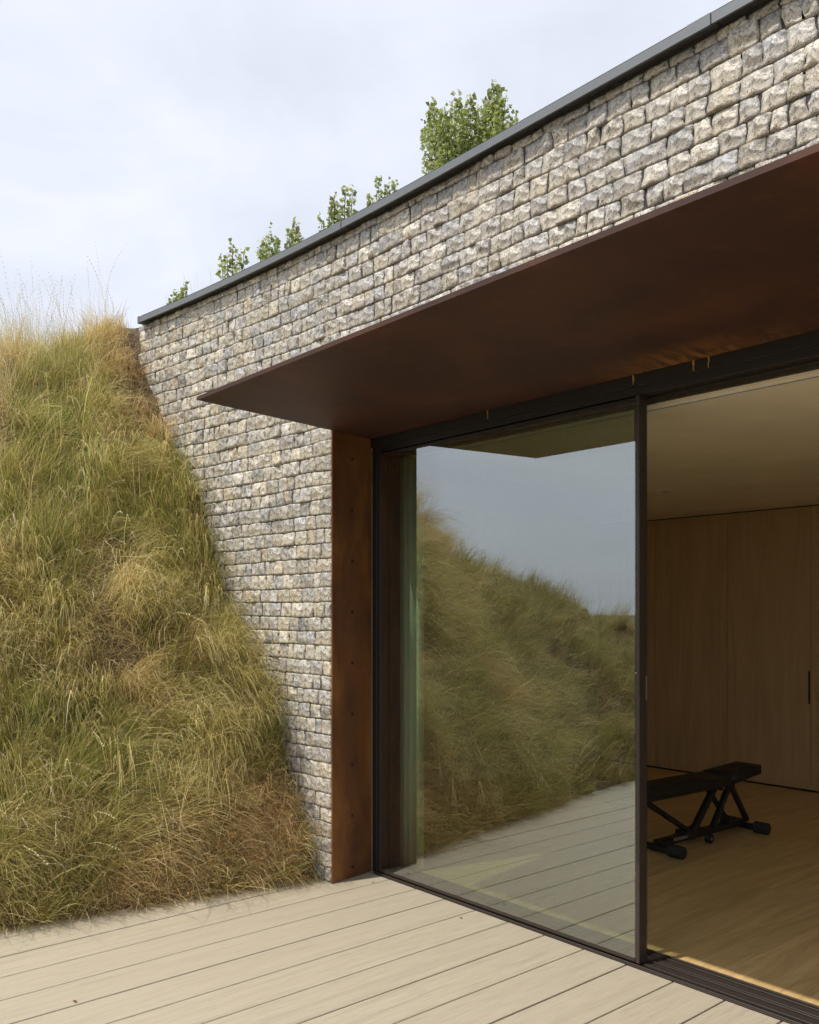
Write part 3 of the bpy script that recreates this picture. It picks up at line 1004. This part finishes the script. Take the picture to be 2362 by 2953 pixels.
def tufts(nt, ylo, yhi, dlo, dhi, nb, kind, lmul=1.0, wmul=1.0, foot=False):
    """kind: 0 short thatch, 1 long combed swoops, 2 upright green tufts"""
    y = RNG.uniform(ylo, yhi, nt); d = dlo + (dhi - dlo) * RNG.random(nt)
    keep = (y < wall_y(xb(y) - d) - .025)
    cl = fbm(y * 2.6 + 1.7, d * 2.6, 88, 2)
    if kind == 1: keep &= cl + RNG.normal(0, .05, nt) > .46
    y = y[keep]; d = d[keep]
    P, n = hill_point(d, y)
    wet, dead = patch(P)
    if kind == 2:
        k2 = wet + RNG.normal(0, .12, len(y)) > .55
        y, d, P, n, wet, dead = y[k2], d[k2], P[k2], n[k2], wet[k2], dead[k2]
    if kind == 1:
        k2 = RNG.random(len(y)) > dead * .9
        y, d, P, n, wet, dead = y[k2], d[k2], P[k2], n[k2], wet[k2], dead[k2]
    nt = len(y)
    down = np.stack([n[:, 0], n[:, 1], -(1 - n[:, 2] ** 2) / np.maximum(n[:, 2], .15)], -1)
    down /= np.linalg.norm(down, axis=1, keepdims=True) + 1e-6
    lat = np.cross(n, down)
    fl_ = (fbm(y * 1.5 + 5, P[:, 2] * 1.6, 71, 2) - .5) * 5.0
    up = np.array([0, 0, 1.])
    crest = np.clip((d - 2.1) / .5, 0, 1)
    jit = RNG.normal(0, 1, (nt, 3))
    if kind == 0:
        tdir = n * .55 + up * (.2 + .5 * crest)[:, None] + lat * (fl_ * .3 + jit[:, 0] * .6)[:, None] + jit * .3
        tb = (down * .6 - up * .5) * RNG.uniform(.3, 1.5, nt)[:, None]
        tlen = RNG.lognormal(-1.85, .3, nt); spr, bspr, rad = .45, .45, .05
    elif kind == 1:
        tdir = n * .6 + up * (.35 + .6 * crest)[:, None] + lat * (fl_ * .75 + jit[:, 0] * .25)[:, None] + jit * .1
        tb = (down * .8 - up * 1.0) * RNG.uniform(.7, 1.9, nt)[:, None] * (1 - .6 * crest)[:, None] + lat * (fl_ * .3)[:, None]
        tlen = RNG.lognormal(-.92, .26, nt) * (1 - .4 * crest); spr, bspr, rad = .13, .16, .035
    else:
        tdir = n * .45 + up * .75 + lat * (fl_ * .2)[:, None] + jit * .12
        tb = (down * .5 - up * .5) * RNG.uniform(.3, 1.3, nt)[:, None]
        tlen = RNG.lognormal(-1.35, .28, nt) * (1 - .3 * crest); spr, bspr, rad = .22, .2, .04
    tlen = tlen * lmul * (1 - .55 * np.exp(-((y - 2.9) / .3) ** 2) * np.clip((d - 1.5) / .4, 0, 1))
    mixr = np.clip(fbm(y * 3.2, P[:, 2] * 3.2, 93, 2) * 2.2 - .6 + RNG.normal(0, .18, nt), 0, 1)[:, None]
    if kind == 2:
        tcol = GREEN * (1 - mixr * .45) + OLIVE * mixr * .45
    else:
        dry = STRAW * (1 - mixr) + BROWN * .85 * mixr
        wv_ = wet[:, None] * (.72 if kind == 1 else .42)
        tcol = (dry * .75 + OLIVE * .25) * (1 - wv_) + (OLIVE * .6 + GREEN * .4) * wv_
        tcol = tcol * (1 - dead[:, None]) + np.array((.72, .50, .27)) * dead[:, None]
    tcol = tcol * np.clip(RNG.lognormal(0, .24, nt), .5, 1.45)[:, None] * np.where(y < .6, .72, 1.0)[:, None]  # outer bank darkened in the blade colour, standing in for less sun there
    rep = RNG.poisson(nb, nt) + 2
    ii = np.repeat(np.arange(nt), rep); N = len(ii)
    rr = rad * np.sqrt(RNG.random(N)) * 1.3; th = RNG.uniform(0, 6.283, N)
    off = lat[ii] * (rr * np.cos(th))[:, None] + down[ii] * (rr * np.sin(th))[:, None]
    base = P[ii] + off - n[ii] * .02
    dirs = tdir[ii] + RNG.normal(0, spr, (N, 3)) * np.where(RNG.random(N) < .15, 2.0, 1.0)[:, None]
    L = tlen[ii] * RNG.uniform(.5, 1.2, N)
    w = RNG.uniform(.0022, .0040, N) * wmul * np.where(RNG.random(N) < .12, 1.7, 1.0)
    bend = tb[ii] + RNG.normal(0, bspr, (N, 3))
    wy = wall_y(base[:, 0]); near = base[:, 1] + dirs[:, 1] * L > wy - .06
    dirs[near, 1] = -np.abs(dirs[near, 1]) * .15; bend[near, 1] = -np.abs(bend[near, 1]) * .3
    tone = np.clip(RNG.lognormal(0, .25, N), .5, 1.5)[:, None]
    stray = (RNG.random(N) < .2)[:, None]
    c = np.where(stray, STRAW, tcol[ii]) * tone
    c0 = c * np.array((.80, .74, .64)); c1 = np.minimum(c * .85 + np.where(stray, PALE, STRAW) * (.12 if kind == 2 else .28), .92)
    return blades(base, dirs, L, w, bend, c0, c1, 4)


parts = [
    tufts(7000, .75, 3.0, 0, 2.75, 10, 0),
    tufts(1400, 2.6, 3.02, 0, 2.9, 11, 0, .9),
    tufts(2300, .75, 2.97, .08, 2.6, 26, 1),
    tufts(5000, .75, 3.0, 0, 2.7, 15, 2),
    tufts(900, .9, 2.98, 0, .22, 12, 0, 1.2),
    tufts(1500, 1.1, 2.99, 2.1, 3.7, 13, 2, .9),
    tufts(900, 1.1, 2.99, 2.1, 3.7, 13, 0, 1.5),
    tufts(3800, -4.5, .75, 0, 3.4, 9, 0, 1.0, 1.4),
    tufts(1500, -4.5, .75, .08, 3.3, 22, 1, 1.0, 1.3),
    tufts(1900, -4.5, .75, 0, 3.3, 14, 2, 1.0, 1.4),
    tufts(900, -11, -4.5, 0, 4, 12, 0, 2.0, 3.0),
]
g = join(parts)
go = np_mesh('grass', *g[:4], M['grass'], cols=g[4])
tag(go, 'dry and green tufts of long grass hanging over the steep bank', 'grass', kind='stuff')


# seed-head stalks on the bank and upright pale stalks along the crest
def stalks(n, ylo, yhi, dlo, dhi, L0, L1, upright, heads=True, col=PALE):
    y = RNG.uniform(ylo, yhi, n); d = RNG.uniform(dlo, dhi, n)
    keep = y < wall_y(xb(y) - d) - np.where(d < 1.7, .38, .1)
    y = y[keep]; d = d[keep]; n = len(y)
    P, nn = hill_point(d, y)
    down = np.stack([nn[:, 0], nn[:, 1], np.zeros(n)], -1); down /= np.linalg.norm(down, axis=1, keepdims=True) + 1e-6
    lat = np.cross(nn, down)
    L = RNG.uniform(L0, L1, n)
    if upright:
        dirs = np.array([0, 0, 1.]) + RNG.normal(0, .12, (n, 3)); bend = RNG.normal(0, .22, (n, 3)) + np.array([0, -.12, -.05])
    else:
        dirs = nn * .8 + np.array([0, 0, .7]) + lat * RNG.normal(0, .5, n)[:, None] + RNG.normal(0, .2, (n, 3))
        bend = down * RNG.uniform(.4, 1.3, n)[:, None] + np.array([0, 0, -1.0]) * RNG.uniform(.5, 1.4, n)[:, None] + RNG.normal(0, .45, (n, 3))
    wy = wall_y(P[:, 0]); near = P[:, 1] + dirs[:, 1] * L > wy - .1
    dirs[near, 1] = -np.abs(dirs[near, 1]) * .2; bend[near, 1] = -np.abs(bend[near, 1]) * .3
    c = col * RNG.lognormal(-.05, .18, n)[:, None]
    w = np.full(n, .0020 if upright else .0028)
    out = [blades(P, dirs, L, w, bend, c * .8, c, 6)]
    if heads:
        # spikelets: short fat leaflets on both sides of the last third
        dn = dirs / np.linalg.norm(dirs, axis=1, keepdims=True); p = P.copy(); q = [P.copy()]; dl = [dn.copy()]
        for i in range(6):
            p = p + dn * (L / 6)[:, None]; q.append(p.copy()); dn = dn + bend * (1 / 6) * (.5 + i * .6); dn /= np.linalg.norm(dn, axis=1, keepdims=True); dl.append(dn.copy())
        B, Dr = [], []
        for s in np.linspace(.66, 1.0, 9):
            f = s * 6; i = min(int(f), 5); t = f - i
            pos = q[i] * (1 - t) + q[i + 1] * t; dv = dl[i]
            sd = np.cross(dv, np.array([.6, -.7, .2])); sd /= np.linalg.norm(sd, axis=1, keepdims=True) + 1e-6
            for sg in (-1, 1): B.append(pos); Dr.append(dv + sd * sg * .45)
        B = np.concatenate(B); Dr = np.concatenate(Dr); cc = np.tile(c, (18, 1)) * 1.12
        out.append(blades(B, Dr, np.full(len(B), .013), np.full(len(B), .0026), np.zeros_like(B), cc, cc, 2))
    return out


sp = []
sp += stalks(260, .9, 2.9, .1, 2.3, .35, .7, False)
sp += stalks(900, .9, 2.9, .05, 2.4, .3, .6, False, False, np.array((.60, .50, .27)))
sp += stalks(260, -4, .9, .2, 2.6, .3, .6, False, False)
sp += stalks(3200, 1.1, 2.98, 1.85, 3.8, .2, .55, True, False, np.array((.74, .66, .42)))
sp += stalks(170, 1.1, 2.98, 2.1, 3.3, .45, .85, True, True, np.array((.62, .55, .36)))
g = join(sp)
so = np_mesh('seed_stalks', *g[:4], M['grass'], cols=g[4])
tag(so, 'pale seed stalks rising from the grassy bank and its crest', 'grass stalks', kind='stuff')

# a few wisps of grass growing on the roof behind the coping
n = 46
rx = np.concatenate([RNG.uniform(-6.3, -5.6, 26), RNG.choice([-3.45, -2.72, -2.6, -2.28, -2.24, -1.98, -1.94, -1.70], 20) + RNG.normal(0, .03, 20)])
P = np.stack([rx, cop_y(rx) + RNG.uniform(.15, .4, n), np.full(n, 3.80)], -1)
dirs = np.array([0, 0, 1.]) + RNG.normal(0, .25, (n, 3)); L = np.where(rx < -5, RNG.uniform(.12, .4, n), RNG.uniform(.10, .24, n))
g = blades(P, dirs, L, np.full(n, .0022), RNG.normal(0, .5, (n, 3)), np.tile(PALE * .55, (n, 1)), np.tile(PALE * .7, (n, 1)), 4)
ro = np_mesh('roof_wisps', *g[:4], M['grass'], cols=g[4])
tag(ro, 'sparse dry wisps of grass growing behind the roof coping', 'grass wisps', kind='stuff')


# ------------------------------------------------------------------ trees beyond the roof
def px_point(u, v, dist):
    r = fwd + rgt * (u - 1181) / 2545 + np.array([0, 0, 1.]) * (1770 - v) / 2545
    return np.array([0, 0, EYE]) + r * dist


def poplar(label, tips, dist, dens=1.0, seed=0, spread=.3, length=3.2):
    rg = np.random.default_rng(seed)
    T = np.array([px_point(u, v, dist + rg.uniform(-.6, .6)) for u, v in tips])
    cx_, cy_ = T[:, 0].mean(), T[:, 1].mean()
    zb_ = 3.4
    root = empty('poplar_tree', (cx_, cy_, zb_)); tag(root, label, 'tree', 'trees beyond the roof')
    ztop = T[:, 2].max()
    bm = bmesh.new()
    zf = T[:, 2].min() - length * .9
    tube(bm, (cx_, cy_, zb_ - .1), (cx_, cy_, zf), .16, 9, .09)
    B, Dr, Ls, Cs = [], [], [], []
    Wd = []
    for t in T:
        p0 = np.array([cx_, cy_, zf]); p3 = t
        pm = np.array([cx_ * .25 + t[0] * .75, cy_ * .25 + t[1] * .75, zf + (t[2] - zf) * .35])
        prev = p0
        for s in np.linspace(.2, 1, 5):
            q = (1 - s) ** 2 * p0 + 2 * s * (1 - s) * pm + s * s * p3
            tube(bm, prev, q, .045 * (1.15 - s) + .006, 6, .045 * (1.0 - s) + .004); prev = q
        nl = int(900 * dens * (t[2] - zf) / length * .6)
        s = .12 + .88 * rg.random(nl) ** .8
        q = ((1 - s) ** 2)[:, None] * p0 + (2 * s * (1 - s))[:, None] * pm + (s * s)[:, None] * p3
        # leaves sit on short side twigs that get shorter towards the tip
        nt = 26
        tw = rg.integers(0, nt, nl); twa = rg.uniform(0, 6.283, nt)[tw] + rg.normal(0, .5, nl)
        rad = spread * (.16 + 1.0 * (1 - s) ** .8) * np.sqrt(rg.random(nl))
        off = np.stack([np.cos(twa) * rad, np.sin(twa) * rad, rg.normal(.03, .08, nl) + rad * .5], -1)
        B.append(q + off)
        dv = np.stack([np.cos(twa), np.sin(twa), -.3 + rg.normal(0, .5, nl)], -1) + rg.normal(0, .5, (nl, 3)); Dr.append(dv)
        inner = np.clip(1.0 - rad / (spread * 1.1), 0, 1)
        c = np.array((.36, .41, .13)) * rg.lognormal(0, .3, nl)[:, None]
        pale = (rg.random(nl) < .22)[:, None]
        Cs.append(np.where(pale, np.array((.60, .63, .40)), c)); Ls.append(rg.uniform(.05, .115, nl))
    bm_obj('trunk', bm, M['bark'], root, smooth=True)
    B = np.concatenate(B); Dr = np.concatenate(Dr); L = np.concatenate(Ls); C = np.concatenate(Cs)
    Dr /= np.linalg.norm(Dr, axis=1, keepdims=True)
    n = len(B)
    side = np.cross(Dr, rg.normal(size=(n, 3))); side /= np.linalg.norm(side, axis=1, keepdims=True) + 1e-6
    nn = np.cross(Dr, side)
    w = (L * .48)[:, None]
    V = np.stack([B, B + Dr * (L * .35)[:, None] - side * w + nn * w * .25, B + Dr * L[:, None], B + Dr * (L * .35)[:, None] + side * w + nn * w * .25], 1).reshape(-1, 3)
    lp = np.arange(n * 4)
    lo = np.stack([lp[0::4], lp[1::4], lp[2::4], lp[0::4], lp[2::4], lp[3::4]], -1).ravel()
    ob = np_mesh('crown', V, lo, np.arange(n * 2) * 3, np.full(n * 2, 3), M['leaf'], cols=np.repeat(C, 4, 0))
    ob.parent = root; ob.matrix_parent_inverse = root.matrix_basis.inverted()
    tag(ob, kind='stuff')
    return root


poplar('largest leafy green tree showing over the coping, right of centre',
       [(1245, 308), (1229, 368), (1280, 330), (1315, 292), (1338, 345), (1357, 300), (1392, 318), (1427, 254), (1412, 300), (1458, 289), (1478, 348), (1300, 360), (1440, 360)], 18, 1.5, 1, .40, 3.0)
poplar('pair of leafy treetops just left of the largest tree', [(1092, 524), (1117, 540), (1140, 530), (1070, 580)], 18, .36, 2, .14, 2.2)
poplar('leafy treetop behind the coping joint left of centre', [(964, 563), (996, 544), (1017, 548), (980, 600), (955, 590), (926, 640)], 18, .38, 3, .16, 2.2)
poplar('short treetop third from the left over the coping', [(853, 650), (834, 668), (866, 690)], 18, .36, 4, .13, 1.9)
poplar('slim pointed treetop second from the left over the coping', [(776, 672), (799, 712), (750, 712), (768, 700)], 18, .36, 5, .14, 2.0)
poplar('sparse treetop farthest left over the coping', [(640, 748), (671, 707), (703, 724), (655, 745), (690, 760)], 18, .24, 6, .18, 2.0)
poplar('tiny pale treetop beside the crest grass at the coping end', [(531, 828), (512, 850), (492, 868)], 19, .45, 8, .15, 1.6)

# ------------------------------------------------------------------ dry leaves on the deck
for i, (u, v, lab) in enumerate([(216, 2890, 'small dry leaf lying on the deck at bottom left'), (1077, 2547, 'tiny dry leaf on the deck near the steel reveal'), (1329, 2649, 'tiny dry leaf on the deck before the glass')]):
    r = fwd + rgt * (u - 1181) / 2545 + np.array([0, 0, 1.]) * (1770 - v) / 2545
    p = np.array([0, 0, EYE]) - r * EYE / r[2]
    a = random.uniform(0, 6); s = .010 if i == 0 else .008
    vv = []
    for k_ in range(8):
        t = 2 * math.pi * k_ / 8
        vv.append((p[0] + s * (1.2 * math.cos(t) * math.cos(a) - .6 * math.sin(t) * math.sin(a)), p[1] + s * (1.2 * math.cos(t) * math.sin(a) + .6 * math.sin(t) * math.cos(a)), .003 + .004 * random.random()))
    vv.append((p[0], p[1], .009)); ff = [(k_, (k_ + 1) % 8, 8) for k_ in range(8)] + [tuple(range(7, -1, -1))]
    tag(mesh_obj('dry_leaf', vv, ff, M['dirt']), lab, 'leaf', 'dry leaves on the deck')
